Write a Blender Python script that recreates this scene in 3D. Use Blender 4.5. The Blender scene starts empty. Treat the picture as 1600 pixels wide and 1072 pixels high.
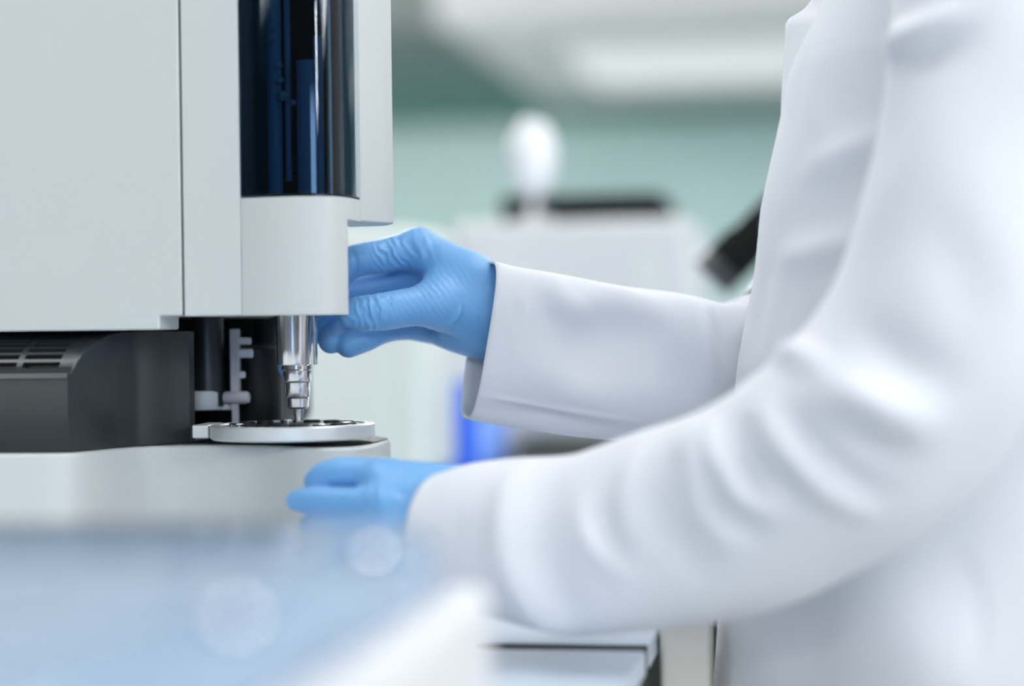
import bpy, bmesh, math, random
import numpy as np
from mathutils import Vector, Matrix, noise

random.seed(4)
rng = np.random.default_rng(4)
scene = bpy.context.scene
COL = scene.collection
F = 3125.0                                   # focal length in pixels of the 1600 px wide photo
EYE = np.array([0.0, 0.0, 1.08])             # metres
YAW, PITCH, ROLL = math.radians(9.4), math.radians(0.403), math.radians(0.75)

# ------------------------------------------------------------------ camera frame (used for measuring)
_f0 = np.array([-math.sin(YAW), math.cos(YAW), 0.0])
FWD = _f0 * math.cos(PITCH) - np.array([0, 0, 1.0]) * math.sin(PITCH)
_r0 = np.array([math.cos(YAW), math.sin(YAW), 0.0])
_u0 = np.cross(_r0, FWD)
RGT = _r0 * math.cos(ROLL) - _u0 * math.sin(ROLL)
UPV = _u0 * math.cos(ROLL) + _r0 * math.sin(ROLL)


def P(px, py, d):
    """measured photo point at depth d (m) -> world point"""
    return EYE + d * (FWD + RGT * ((px - 800) / F) - UPV * ((py - 536) / F))


def Pz(px, py, z):
    v = FWD + RGT * ((px - 800) / F) - UPV * ((py - 536) / F)
    return EYE + v * ((z - EYE[2]) / v[2])


def PY(px, py, y):
    v = FWD + RGT * ((px - 800) / F) - UPV * ((py - 536) / F)
    return EYE + v * ((y - EYE[1]) / v[1])


def proj_z(px, py, at):
    d = (np.asarray(at) - EYE) @ FWD
    return float(P(px, py, d)[2])


def proj(V):
    q = np.asarray(V) - EYE
    d = q @ FWD
    return 800 + F * (q @ RGT) / d, 536 - F * (q @ UPV) / d, d


# ------------------------------------------------------------------ materials
def mat(name, col, rough=0.5, metal=0.0, bump=0.0, bscale=60.0, var=0.0, vscale=8.0, coat=0.0, sheen=0.0,
        sss=0.0, spec=0.5, emit=None, estr=0.0, aniso=None):
    m = bpy.data.materials.new(name)
    m.use_nodes = True
    nt = m.node_tree
    b = nt.nodes['Principled BSDF']
    b.inputs['Base Color'].default_value = (*col, 1)
    b.inputs['Roughness'].default_value = rough
    b.inputs['Metallic'].default_value = metal
    b.inputs['Specular IOR Level'].default_value = spec
    if coat:
        b.inputs['Coat Weight'].default_value = coat
        b.inputs['Coat Roughness'].default_value = 0.08
    if sheen:
        b.inputs['Sheen Weight'].default_value = sheen
    if sss:
        b.inputs['Subsurface Weight'].default_value = sss
        b.inputs['Subsurface Radius'].default_value = (0.004, 0.006, 0.01)
        b.inputs['Subsurface Scale'].default_value = 1.0
    if emit:
        b.inputs['Emission Color'].default_value = (*emit, 1)
        b.inputs['Emission Strength'].default_value = estr
    tc = nt.nodes.new('ShaderNodeTexCoord')
    n = nt.nodes.new('ShaderNodeTexNoise')
    n.inputs['Scale'].default_value = bscale
    n.inputs['Detail'].default_value = 4
    nt.links.new(tc.outputs['Object'], n.inputs['Vector'])
    if bump:
        bp = nt.nodes.new('ShaderNodeBump')
        bp.inputs['Strength'].default_value = bump
        bp.inputs['Distance'].default_value = 0.001
        nt.links.new(n.outputs['Fac'], bp.inputs['Height'])
        nt.links.new(bp.outputs['Normal'], b.inputs['Normal'])
    if var:
        n2 = nt.nodes.new('ShaderNodeTexNoise')
        n2.inputs['Scale'].default_value = vscale
        nt.links.new(tc.outputs['Object'], n2.inputs['Vector'])
        mx = nt.nodes.new('ShaderNodeMix')
        mx.data_type = 'RGBA'
        mx.inputs[6].default_value = (*[max(0, c * (1 - var)) for c in col], 1)
        mx.inputs[7].default_value = (*[min(1, c * (1 + var)) for c in col], 1)
        nt.links.new(n2.outputs['Fac'], mx.inputs[0])
        nt.links.new(mx.outputs[2], b.inputs['Base Color'])
    return m


def mat_glass(name, tint, gloss, rough, fac, diff=None, dfac=0.0):
    """tinted see-through plastic: transparent + diffuse body + glossy skin"""
    m = bpy.data.materials.new(name)
    m.use_nodes = True
    nt = m.node_tree
    nt.nodes.clear()
    out = nt.nodes.new('ShaderNodeOutputMaterial')
    tr = nt.nodes.new('ShaderNodeBsdfTransparent')
    tr.inputs[0].default_value = (*tint, 1)
    cur = tr.outputs[0]
    if diff:
        df = nt.nodes.new('ShaderNodeBsdfDiffuse')
        df.inputs[0].default_value = (*diff, 1)
        tl = nt.nodes.new('ShaderNodeBsdfTranslucent')
        tl.inputs[0].default_value = (*diff, 1)
        ad = nt.nodes.new('ShaderNodeMixShader')
        ad.inputs[0].default_value = 0.4
        nt.links.new(df.outputs[0], ad.inputs[1])
        nt.links.new(tl.outputs[0], ad.inputs[2])
        mx = nt.nodes.new('ShaderNodeMixShader')
        mx.inputs[0].default_value = dfac
        nt.links.new(cur, mx.inputs[1])
        nt.links.new(ad.outputs[0], mx.inputs[2])
        cur = mx.outputs[0]
    gl = nt.nodes.new('ShaderNodeBsdfGlossy')
    gl.inputs['Color'].default_value = (*gloss, 1)
    gl.inputs['Roughness'].default_value = rough
    fr = nt.nodes.new('ShaderNodeFresnel')
    fr.inputs[0].default_value = fac
    mx2 = nt.nodes.new('ShaderNodeMixShader')
    nt.links.new(fr.outputs[0], mx2.inputs[0])
    nt.links.new(cur, mx2.inputs[1])
    nt.links.new(gl.outputs[0], mx2.inputs[2])
    nt.links.new(mx2.outputs[0], out.inputs[0])
    return m


M = {}
M['casing'] = mat('casing_plastic', (0.62, 0.645, 0.635), 0.40, bump=0.05, bscale=900)
M['case_white'] = mat('case_white', (0.74, 0.745, 0.76), 0.4, bump=0.02)
M['casing_dark'] = mat('vent_plastic', (0.023, 0.030, 0.034), 0.30, spec=0.5, bump=0.12, bscale=1500)
M['matt'] = mat('matt_black', (0.004, 0.005, 0.005), 0.8, bump=0.05, spec=0.15)
M['black'] = mat('black_plastic', (0.006, 0.007, 0.008), 0.45, spec=0.3, bump=0.05, bscale=700)
M['seam'] = mat('seam_gap', (0.05, 0.055, 0.055), 0.7, bump=0.05)
M['smoke'] = mat_glass('smoked_glass', (0.30, 0.43, 0.52), (1, 1, 1), 0.03, 1.45)
M['glass_edge'] = mat('glass_edge', (0.46, 0.52, 0.54), 0.3, bump=0.02)
M['chrome'] = mat('polished_steel', (0.84, 0.81, 0.79), 0.19, 1.0, bump=0.02, bscale=300)
M['steel'] = mat('brushed_steel', (0.55, 0.57, 0.58), 0.3, 1.0, bump=0.05, bscale=400)
M['alu'] = mat('satin_aluminium', (0.70, 0.73, 0.73), 0.42, 0.55, bump=0.04, bscale=800)
M['tray'] = mat('tray_metal', (0.30, 0.33, 0.36), 0.18, 1.0, bump=0.05, bscale=120)
M['bracket'] = mat('grey_bracket', (0.48, 0.49, 0.55), 0.5, bump=0.05)
M['block'] = mat('white_block', (0.62, 0.68, 0.74), 0.5, bump=0.05)
M['tube_blue'] = mat('blue_tubing', (0.45, 0.60, 0.78), 0.3, bump=0.03)
M['coat'] = mat('white_cotton', (0.72, 0.74, 0.795), 0.85, bump=0.10, bscale=2600, sheen=0.15, spec=0.2)
M['glove'] = mat('blue_nitrile', (0.14, 0.395, 0.76), 0.48, bump=0.06, bscale=1400, spec=0.8, sheen=0.12, var=0.06, vscale=40)
M['skin'] = mat('skin', (0.62, 0.40, 0.30), 0.5, bump=0.1, bscale=400, sss=0.05)
M['trouser'] = mat('navy_trousers', (0.03, 0.04, 0.07), 0.8, bump=0.2, bscale=900)
M['bench'] = mat('bench_laminate', (0.58, 0.66, 0.76), 0.35, bump=0.04, bscale=200, var=0.03)
M['cabinet'] = mat('cabinet_laminate', (0.42, 0.45, 0.44), 0.5, bump=0.04, bscale=200)
M['undark'] = mat('plinth_dark', (0.05, 0.06, 0.055), 0.7, bump=0.05)
M['beige'] = mat('beige_metal', (0.82, 0.78, 0.71), 0.4, 0.0, bump=0.05, bscale=150)
M['white'] = mat('white_plastic', (0.54, 0.56, 0.58), 0.4, bump=0.04, bscale=500)
M['white2'] = mat('glossy_white', (0.72, 0.74, 0.77), 0.25, bump=0.02, bscale=300)
M['grey_unit'] = mat('pale_grey_plastic', (0.56, 0.61, 0.59), 0.5, bump=0.04, bscale=500)
M['blue_can'] = mat('blue_plastic', (0.015, 0.13, 0.80), 0.4, bump=0.04, bscale=300)
M['blue_pale'] = mat('pale_blue_label', (0.20, 0.36, 0.88), 0.5, bump=0.03)
M['lid'] = mat_glass('blue_lid', (0.80, 0.89, 0.98), (1, 1, 1), 0.15, 1.42, (0.48, 0.64, 0.84), 0.50)
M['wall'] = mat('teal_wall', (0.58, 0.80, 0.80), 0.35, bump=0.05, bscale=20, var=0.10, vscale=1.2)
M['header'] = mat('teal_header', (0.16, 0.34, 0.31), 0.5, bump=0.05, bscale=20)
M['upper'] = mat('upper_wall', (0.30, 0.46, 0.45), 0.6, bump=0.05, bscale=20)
M['plain'] = mat('painted_wall', (0.72, 0.76, 0.76), 0.7, bump=0.05, bscale=40)
M['dim'] = mat('reflection_dark_wall', (0.075, 0.09, 0.095), 0.5, bump=0.05, bscale=40)  # unseen walls made dark for what the steel and smoked pane mirror
M['ceil'] = mat('ceiling_tile', (0.56, 0.58, 0.57), 0.8, bump=0.1, bscale=60)
M['soffit'] = mat('soffit_white', (0.80, 0.82, 0.83), 0.7, bump=0.05, bscale=60)
M['floor'] = mat('floor_vinyl', (0.50, 0.52, 0.51), 0.3, bump=0.03, bscale=30, var=0.08)
M['lamp'] = mat('lamp_diffuser', (0.9, 0.9, 0.9), 0.5, emit=(1.0, 0.99, 0.97), estr=7.4)
M['farfill'] = mat('far_fill_diffuser', (0.9, 0.9, 0.9), 0.5, emit=(1.0, 1.0, 0.98), estr=27.0)  # added unseen lamps that brighten the far wall and soffit
M['lampsoft'] = mat('soffit_lamp_diffuser', (0.4, 0.4, 0.4), 0.5, emit=(0.95, 1.0, 1.0), estr=0.55)
M['hair'] = mat('dark_hair', (0.03, 0.02, 0.015), 0.6, bump=0.4, bscale=300)


# ------------------------------------------------------------------ object helpers
def thing(name, label, cat, loc=(0, 0, 0), group=None):
    o = bpy.data.objects.new(name, None)
    o.empty_display_size = 0.05
    COL.objects.link(o)
    o.location = loc
    o['label'] = label
    o['category'] = cat
    if group:
        o['group'] = group
    return o


def wloc(o):
    v = Vector((0, 0, 0))
    while o is not None:
        v = v + o.location
        o = o.parent
    return v


def finish(name, me, m, parent=None, smooth=35, bevel=0.0, seg=2, label=None):
    """me holds world coordinates; the object sits at its parent's origin"""
    me.name = name
    o = bpy.data.objects.new(name, me)
    COL.objects.link(o)
    if parent is not None:
        o.parent = parent
        off = wloc(parent)
    else:
        off = Vector((0, 0, 0))
    co = np.empty(len(me.vertices) * 3)
    me.vertices.foreach_get('co', co)
    co = co.reshape(-1, 3)
    if parent is None:
        mid = (co.min(0) + co.max(0)) / 2
        off = Vector((float(mid[0]), float(mid[1]), float(co[:, 2].min())))
        o.location = off
    co = co - np.array(off)
    me.vertices.foreach_set('co', co.reshape(-1))
    me.update()
    me.materials.append(m)
    if smooth is not None:
        me.shade_smooth()
        if smooth < 180:
            me.set_sharp_from_angle(angle=math.radians(smooth))
    if bevel:
        md = o.modifiers.new('edge', 'BEVEL')
        md.width = bevel
        md.segments = seg
        md.limit_method = 'ANGLE'
        md.angle_limit = math.radians(40)
        md.harden_normals = True
    if label:
        o['label'] = label
    return o


def from_bm(bm):
    bmesh.ops.recalc_face_normals(bm, faces=bm.faces[:])
    me = bpy.data.meshes.new('m')
    bm.to_mesh(me)
    bm.free()
    return me


def part(name, bm, m, parent=None, **k):
    return finish(name, from_bm(bm), m, parent, **k)


def bx(bm, lo, hi):
    x0, y0, z0 = lo
    x1, y1, z1 = hi
    v = [bm.verts.new(p) for p in ((x0, y0, z0), (x1, y0, z0), (x1, y1, z0), (x0, y1, z0),
                                   (x0, y0, z1), (x1, y0, z1), (x1, y1, z1), (x0, y1, z1))]
    for f in ((3, 2, 1, 0), (4, 5, 6, 7), (0, 1, 5, 4), (1, 2, 6, 5), (2, 3, 7, 6), (3, 0, 4, 7)):
        bm.faces.new([v[i] for i in f])


def box(name, lo, hi, m, parent=None, bevel=0.002, **k):
    bm = bmesh.new()
    bx(bm, lo, hi)
    return part(name, bm, m, parent, bevel=bevel, **k)


def prism_bm(pts, z0, z1, bm=None):
    bm = bm or bmesh.new()
    lo = [bm.verts.new((p[0], p[1], z0)) for p in pts]
    hi = [bm.verts.new((p[0], p[1], z1)) for p in pts]
    n = len(pts)
    bm.faces.new(lo[::-1])
    bm.faces.new(hi)
    for i in range(n):
        j = (i + 1) % n
        bm.faces.new((lo[i], lo[j], hi[j], hi[i]))
    return bm


def lathe_bm(prof, c, axis=(0, 0, 1), n=48, bm=None):
    """prof: [(r, h)...] about axis through c"""
    bm = bm or bmesh.new()
    a = Vector(axis).normalized()
    u = a.orthogonal().normalized()
    w = a.cross(u)
    c = Vector(c)
    rings = []
    for r, h in prof:
        if r < 1e-6:
            rings.append([bm.verts.new(c + a * h)])
        else:
            rings.append([bm.verts.new(c + a * h + (u * math.cos(t) + w * math.sin(t)) * r)
                          for t in [2 * math.pi * i / n for i in range(n)]])
    for A, B in zip(rings, rings[1:]):
        for i in range(n):
            j = (i + 1) % n
            if len(A) == 1 and len(B) == 1:
                continue
            if len(A) == 1:
                bm.faces.new((A[0], B[i], B[j]))
            elif len(B) == 1:
                bm.faces.new((A[i], A[j], B[0]))
            else:
                bm.faces.new((A[i], A[j], B[j], B[i]))
    if len(rings[0]) > 1:
        bm.faces.new(rings[0][::-1])
    if len(rings[-1]) > 1:
        bm.faces.new(rings[-1])
    return bm


def catmull(pts, n):
    """pts (k, c) -> n samples, uniform in arc length of the columns 0..2"""
    p = np.asarray(pts, float)
    k = len(p)
    ext = np.vstack([2 * p[0] - p[1], p, 2 * p[-1] - p[-2]])
    out = []
    for i in range(k - 1):
        a, b, c, d = ext[i:i + 4]
        t = np.linspace(0, 1, 40, endpoint=False)[:, None]
        out.append(0.5 * (2 * b + (c - a) * t + (2 * a - 5 * b + 4 * c - d) * t ** 2 + (3 * b - a - 3 * c + d) * t ** 3))
    out.append(p[-1:])
    q = np.vstack(out)
    s = np.r_[0, np.cumsum(np.linalg.norm(np.diff(q[:, :3], axis=0), axis=1))]
    ss = np.linspace(0, s[-1], n)
    return np.stack([np.interp(ss, s, q[:, i]) for i in range(q.shape[1])], 1), ss


def rings_mesh(rings, close_ends=(False, False)):
    """rings: (n, m, 3) -> mesh"""
    n, m = rings.shape[:2]
    V = rings.reshape(-1, 3)
    idx = np.arange(n * m).reshape(n, m)
    nx = np.roll(idx, -1, 1)
    Q = np.stack([idx[:-1], nx[:-1], nx[1:], idx[1:]], -1).reshape(-1, 4).tolist()
    V = V.tolist()
    if close_ends[0]:
        V.append(rings[0].mean(0).tolist())
        Q += [[len(V) - 1, nx[0][i], idx[0][i]] for i in range(m)]
    if close_ends[1]:
        V.append(rings[-1].mean(0).tolist())
        Q += [[len(V) - 1, idx[-1][i], nx[-1][i]] for i in range(m)]
    me = bpy.data.meshes.new('m')
    me.from_pydata(V, [], Q)
    me.update()
    bm = bmesh.new()
    bm.from_mesh(me)
    bmesh.ops.recalc_face_normals(bm, faces=bm.faces[:])
    bm.to_mesh(me)
    bm.free()
    return me


def get_co(me):
    a = np.empty(len(me.vertices) * 3)
    me.vertices.foreach_get('co', a)
    return a.reshape(-1, 3)


def get_no(me):
    a = np.empty(len(me.vertices) * 3, dtype=np.float32)
    me.vertex_normals.foreach_get('vector', a)
    return a.reshape(-1, 3).astype(float)


def set_co(me, V):
    me.vertices.foreach_set('co', np.asarray(V).reshape(-1))
    me.update()


def seg_dist(V, pts):
    best = np.full(len(V), 1e9)
    for a, b in zip(pts[:-1], pts[1:]):
        ab = b - a
        t = np.clip(((V - a) @ ab) / max(ab @ ab, 1e-12), 0, 1)
        best = np.minimum(best, np.linalg.norm(V - (a + t[:, None] * ab), axis=1))
    return best


def find_surface(V, N, px, py):
    """the camera-side vertex of a mesh that lies nearest to a measured point"""
    x, y, d = proj(V)
    ok = ((V - EYE) * N).sum(1) < 0
    e = np.hypot(x - px, y - py) + np.where(ok, 0, 1e6)
    c = np.argsort(e)[:6]
    return V[c[np.argmin(d[c])]]


def folds(me, specs, gain=1.0):
    """cloth folds: each spec = (line of measured points, width m, height m)"""
    V, N = get_co(me), get_no(me)
    D = np.zeros(len(V))
    for line, w, h in specs:
        pts = [find_surface(V, N, *q) for q in line]
        pts = catmull(pts, 16)[0]
        L = len(pts)
        acc = np.zeros(len(V))
        h = h * gain
        sel = np.where(((V > pts.min(0) - 3 * w) & (V < pts.max(0) + 3 * w)).all(1))[0]
        S = V[sel]
        for i, (a, b) in enumerate(zip(pts[:-1], pts[1:])):
            ab = b - a
            t = np.clip(((S - a) @ ab) / max(ab @ ab, 1e-12), 0, 1)
            r = np.linalg.norm(S - (a + t[:, None] * ab), axis=1) / w
            u = (i + t) / (L - 1)
            acc[sel] += (np.sin(np.pi * np.clip(u, 0, 1)) ** 0.7 * np.exp(-r ** 2)) ** 5
        D += h * acc ** 0.2 * 0.85
    set_co(me, V + N * D[:, None])


def rumple(me, amp, scale, seed=0.0, stretch=(1, 1, 1)):
    V, N = get_co(me), get_no(me)
    D = np.array([noise.noise(Vector((v[0] * scale * stretch[0] + seed, v[1] * scale * stretch[1], v[2] * scale * stretch[2]))) for v in V])
    set_co(me, V + N * (D * amp)[:, None])


# ------------------------------------------------------------------ implicit surfaces (bodies and gloves)
def smin(a, b, k):
    h = np.clip(0.5 + 0.5 * (b - a) / k, 0, 1)
    return b * (1 - h) + a * h - k * h * (1 - h)


class Field:
    def __init__(self, lo, hi, h):
        self.h = h
        self.lo = np.asarray(lo, float)
        n = np.ceil((np.asarray(hi) - self.lo) / h).astype(int) + 1
        g = [self.lo[i] + h * np.arange(n[i]) for i in range(3)]
        self.X, self.Y, self.Z = np.meshgrid(*g, indexing='ij')
        self.X = self.X.astype(np.float32)
        self.Y = self.Y.astype(np.float32)
        self.Z = self.Z.astype(np.float32)

    def cone(self, a, b, r1, r2):
        a, b = np.asarray(a, float), np.asarray(b, float)
        ab = b - a
        L = max(ab @ ab, 1e-12)
        pad = max(r1, r2) + max(0.03, 4 * self.h)
        i0 = np.clip(np.floor((np.minimum(a, b) - pad - self.lo) / self.h).astype(int), 0, None)
        i1 = np.ceil((np.maximum(a, b) + pad - self.lo) / self.h).astype(int) + 1
        w = tuple(slice(p, q) for p, q in zip(i0, i1))
        x, y, z = self.X[w] - a[0], self.Y[w] - a[1], self.Z[w] - a[2]
        t = np.clip((x * ab[0] + y * ab[1] + z * ab[2]) / L, 0, 1)
        out = np.full(self.X.shape, max(0.03, 4 * self.h), np.float32)
        out[w] = np.minimum(np.sqrt((x - t * ab[0]) ** 2 + (y - t * ab[1]) ** 2 + (z - t * ab[2]) ** 2) - (r1 + (r2 - r1) * t), max(0.03, 4 * self.h))
        return out

    def ball(self, c, r):
        x, y, z = [(g - c[i]) / r[i] for i, g in enumerate((self.X, self.Y, self.Z))]
        k0 = np.sqrt(x * x + y * y + z * z)
        k1 = np.sqrt((x / r[0]) ** 2 + (y / r[1]) ** 2 + (z / r[2]) ** 2) + 1e-9
        return k0 * (k0 - 1) / k1

    def chain(self, pts, k):
        f = None
        for (a, ra), (b, rb) in zip(pts[:-1], pts[1:]):
            c = self.cone(a, b, ra, rb)
            f = c if f is None else (smin(f, c, k) if k else np.minimum(f, c))
        return f

    def limb(self, pts, n=18):
        """a smooth tapering limb through the given joints"""
        q = catmull([[*p, r] for p, r in pts], n)[0]
        return self.chain([(r[:3], float(r[3])) for r in q], 0)

    def mesh(self, f, smooth=2):
        s = f < 0
        c = [(i, j, k) for i in (0, 1) for j in (0, 1) for k in (0, 1)]
        nx, ny, nz = f.shape
        sl = lambda o: (slice(o[0], nx - 1 + o[0]), slice(o[1], ny - 1 + o[1]), slice(o[2], nz - 1 + o[2]))
        cnt = sum(s[sl(o)].astype(np.int8) for o in c)
        act = (cnt > 0) & (cnt < 8)
        I = np.argwhere(act)
        val = np.stack([f[I[:, 0] + o[0], I[:, 1] + o[1], I[:, 2] + o[2]] for o in c], 1)
        acc = np.zeros((len(I), 3))
        num = np.zeros(len(I))
        for a in range(8):
            for b in range(a + 1, 8):
                if sum(abs(c[a][q] - c[b][q]) for q in range(3)) != 1:
                    continue
                va, vb = val[:, a], val[:, b]
                m_ = (va < 0) != (vb < 0)
                t = np.where(m_, va / np.where(m_, va - vb, 1), 0)
                p = np.array(c[a])[None] + t[:, None] * (np.array(c[b]) - np.array(c[a]))[None]
                acc += p * m_[:, None]
                num += m_
        V = self.lo + (I + acc / num[:, None]) * self.h
        idx = np.full(act.shape, -1, int)
        idx[tuple(I.T)] = np.arange(len(I))
        Q = []
        for ax in range(3):
            o = np.zeros(3, int)
            o[ax] = 1
            A = s[:nx - o[0], :ny - o[1], :nz - o[2]]
            B = s[o[0]:, o[1]:, o[2]:]
            E = np.argwhere(A != B)
            u, v = [(1, 2), (2, 0), (0, 1)][ax]
            ok = (E[:, u] >= 1) & (E[:, v] >= 1) & (E[:, u] < f.shape[u] - 1) & (E[:, v] < f.shape[v] - 1)
            E = E[ok]
            du = np.zeros(3, int); du[u] = 1
            dv = np.zeros(3, int); dv[v] = 1
            q = [E - du - dv, E - dv, E, E - du]
            q = np.stack([idx[tuple(w.T)] for w in q], 1)
            inside = s[tuple(E.T)]
            q = np.where(inside[:, None], q, q[:, ::-1])
            Q.append(q)
        Q = np.vstack(Q)
        for _ in range(smooth):
            S = np.zeros_like(V)
            C = np.zeros(len(V))
            for a, b in ((0, 1), (1, 2), (2, 3), (3, 0)):
                np.add.at(S, Q[:, a], V[Q[:, b]]); np.add.at(C, Q[:, a], 1)
                np.add.at(S, Q[:, b], V[Q[:, a]]); np.add.at(C, Q[:, b], 1)
            V = 0.45 * V + 0.55 * S / C[:, None]
        me = bpy.data.meshes.new('m')
        me.from_pydata(V.tolist(), [], Q.tolist())
        me.update()
        return me


# =================================================================== THE ROOM
BENCH = 0.900
ROOM_Y = 11.4
XL, XR, YF = -5.0, 4.6, -3.2
CEIL = 2.75


def struct(o):
    o['kind'] = 'structure'
    return o


struct(box('floor', (XL, YF, -0.1), (XR, ROOM_Y, 0), M['floor'], bevel=0))
struct(box('ceiling', (XL, YF, CEIL), (XR, ROOM_Y, CEIL + 0.1), M['ceil'], bevel=0))
zs = lambda py: PY(1040, py, ROOM_Y)[2]
z_hd0, z_hd1 = zs(188), zs(150)
struct(box('wall_back', (XL, ROOM_Y, 0), (XR, ROOM_Y + 0.1, CEIL), M['wall'], bevel=0))
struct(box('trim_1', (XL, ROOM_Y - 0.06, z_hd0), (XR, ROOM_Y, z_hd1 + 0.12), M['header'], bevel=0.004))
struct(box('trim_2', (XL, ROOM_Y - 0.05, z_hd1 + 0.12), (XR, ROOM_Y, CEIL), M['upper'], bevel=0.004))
struct(box('wall_left', (XL - 0.1, YF, 0), (XL, ROOM_Y, CEIL), M['dim'], bevel=0))
# unseen right and front walls: high window bands shaped for fill light
def window_wall(name, axis, pos, a0, a1, z0, z1, w0, w1):
    bm = bmesh.new()
    def seg(s0, s1, h0, h1):
        if axis == 'x':
            bx(bm, (pos, s0, h0), (pos + 0.12, s1, h1))
        else:
            bx(bm, (s0, pos - 0.12, h0), (s1, pos, h1))
    seg(a0, a1, 0, z0); seg(a0, a1, z1, CEIL)
    seg(a0, w0, z0, z1); seg(w1, a1, z0, z1)
    return struct(part(name, bm, M['dim'], bevel=0))
window_wall('wall_right', 'x', XR, YF, ROOM_Y, 2.08, 2.68, -2.4, 6.0)
window_wall('wall_front', 'y', YF, XL, XR, 2.18, 2.68, -4.4, 4.0)
bm = bmesh.new()
for y in np.linspace(-2.4, 6.0, 7):
    bx(bm, (XR + 0.03, y - 0.03, 2.08), (XR + 0.09, y + 0.03, 2.68))
struct(part('window_1', bm, M['white'], bevel=0.003))
bm = bmesh.new()
for x in np.linspace(-4.4, 4.0, 7):
    bx(bm, (x - 0.03, YF - 0.09, 2.18), (x + 0.03, YF - 0.03, 2.68))
struct(part('window_2', bm, M['white'], bevel=0.003))

# lowered ceiling over the far right part of the room
s_c = PY(858, 166, ROOM_Y - 0.06)
s_f = Pz(1000, 22, s_c[2])
struct(box('trim_3', (s_c[0], s_f[1], s_c[2]), (XR, ROOM_Y - 0.06, CEIL), M['soffit'], bevel=0.01))


def ceiling_light(x, y, z, w, l, label, mt, group=None):
    t = thing('ceiling_light', label, 'ceiling light', (x, y, z), group)
    bm = bmesh.new()
    for a in (((-w / 2 - .03), -l / 2 - .03, -w / 2, l / 2 + .03), (w / 2, -l / 2 - .03, w / 2 + .03, l / 2 + .03),
              (-w / 2, -l / 2 - .03, w / 2, -l / 2), (-w / 2, l / 2, w / 2, l / 2 + .03)):
        bx(bm, (x + a[0], y + a[1], z - 0.03), (x + a[2], y + a[3], z))
    part('frame', bm, M['white'], t, bevel=0.002)
    box('diffuser', (x - w / 2, y - l / 2, z - 0.02), (x + w / 2, y + l / 2, z - 0.004), mt, t, bevel=0)
    return t


g = 'ceiling lights above the benches'
for (x, y) in ((0.35, 1.15), (0.35, 3.2), (-1.25, 1.15), (-1.25, 3.2), (1.9, 1.15), (-1.6, 5.0), (1.05, 4.9), (-3.6, 5.0), (-3.6, 6.4), (-2.9, 7.9), (-3.6, 2.4)):
    ceiling_light(x, y, CEIL, 0.62, 1.22, 'flat rectangular white ceiling light panel out of view, lighting the laboratory', M['lamp'] if y < 4 else M['farfill'], g)  # panels further back are added to brighten the far room
a0, a1 = Pz(935, 132, s_c[2]), Pz(1235, 48, s_c[2])
ceiling_light((a0[0] + XR - 0.4) / 2, (a0[1] + a1[1]) / 2, s_c[2], XR - 0.4 - a0[0], a0[1] - a1[1],
              'wide bright light panel in the lowered white ceiling at the far end', M['lampsoft'])

# =================================================================== BENCHES
EDGE_X = Pz(1010, 1015, BENCH)[0]
gap = Pz(870, 1010, BENCH)[1]


lp = P(1066, 1040, 1.19)
lp[0] = EDGE_X + 0.0165


def bench(name, label, x0, x1, y0, y1, legs, group=None):
    t = thing(name, label, 'bench', ((x0 + x1) / 2, (y0 + y1) / 2, 0), group)
    box('worktop', (x0, y0, BENCH - 0.014), (x1, y1, BENCH), M['bench'], t, bevel=0.0015)
    if y0 < 1.5:
        box('gap_shade', (x0, y0 - 0.0016, BENCH - 0.030), (x1 - 0.001, y0 - 0.0002, BENCH - 0.0006), M['undark'], t, bevel=0, label='dark strip shading the bench gap')  # dark strip put in so the gap between the benches reads shaded
        box('core', (x0, y0 + 0.001, BENCH - 0.031), (x1 - 0.035, y1 - 0.001, BENCH - 0.0142), M['undark'], t, bevel=0)
    bm = bmesh.new()
    bx(bm, (x0 + 0.02, y0 + 0.02, 0.10), (x1 - 0.10, y1 - 0.02, BENCH - 0.032))
    part('cabinet', bm, M['undark'], t, bevel=0.002)
    n = max(1, int((y1 - y0) / 0.45))
    for i in range(n):
        ya, yb = y0 + 0.03 + (y1 - y0 - 0.06) * i / n, y0 + 0.03 + (y1 - y0 - 0.06) * (i + 1) / n
        d = box('cabinet_door', (x1 - 0.10, ya + 0.002, 0.12), (x1 - 0.082, yb - 0.002, BENCH - 0.05), M['cabinet'], t, bevel=0.002)
        box('handle', (x1 - 0.082, (ya + yb) / 2 - 0.05, 0.74), (x1 - 0.065, (ya + yb) / 2 + 0.05, 0.752), M['steel'], d, bevel=0.002)
    box('plinth', (x0 + 0.05, y0 + 0.05, 0), (x1 - 0.14, y1 - 0.05, 0.098), M['undark'], t, bevel=0)
    return t


bench('lab_bench', 'near pale blue-grey bench under the blurred lidded case', -1.2, EDGE_X, -0.2, gap - 0.011, [])
bench('lab_bench', 'pale blue-grey bench under the white analyser and the gloved hands', -1.2, EDGE_X, gap + 0.011, 1.72, [])
b_back = bench('lab_bench', 'far bench carrying the microscope and the blue bottle', -1.6, 1.5, 1.74, 3.2, [])
t = thing('bench_post', 'upright beige metal post between the bench edge and the white coat', 'post', (lp[0], lp[1], 0))
bm = bmesh.new()
bx(bm, (lp[0] - 0.0150, lp[1] - 0.0165, 0.008), (lp[0] + 0.0150, lp[1] + 0.0165, 0.908))
part('post', bm, M['beige'], t, bevel=0.004)
box('top_cap', (lp[0] - 0.0151, lp[1] - 0.0168, 0.908), (lp[0] + 0.0151, lp[1] + 0.0168, 0.913), M['beige'], t, bevel=0.002)
box('foot_plate', (lp[0] - 0.0152, lp[1] - 0.03, 0), (lp[0] + 0.0152, lp[1] + 0.03, 0.008), M['steel'], t, bevel=0.002)

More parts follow.
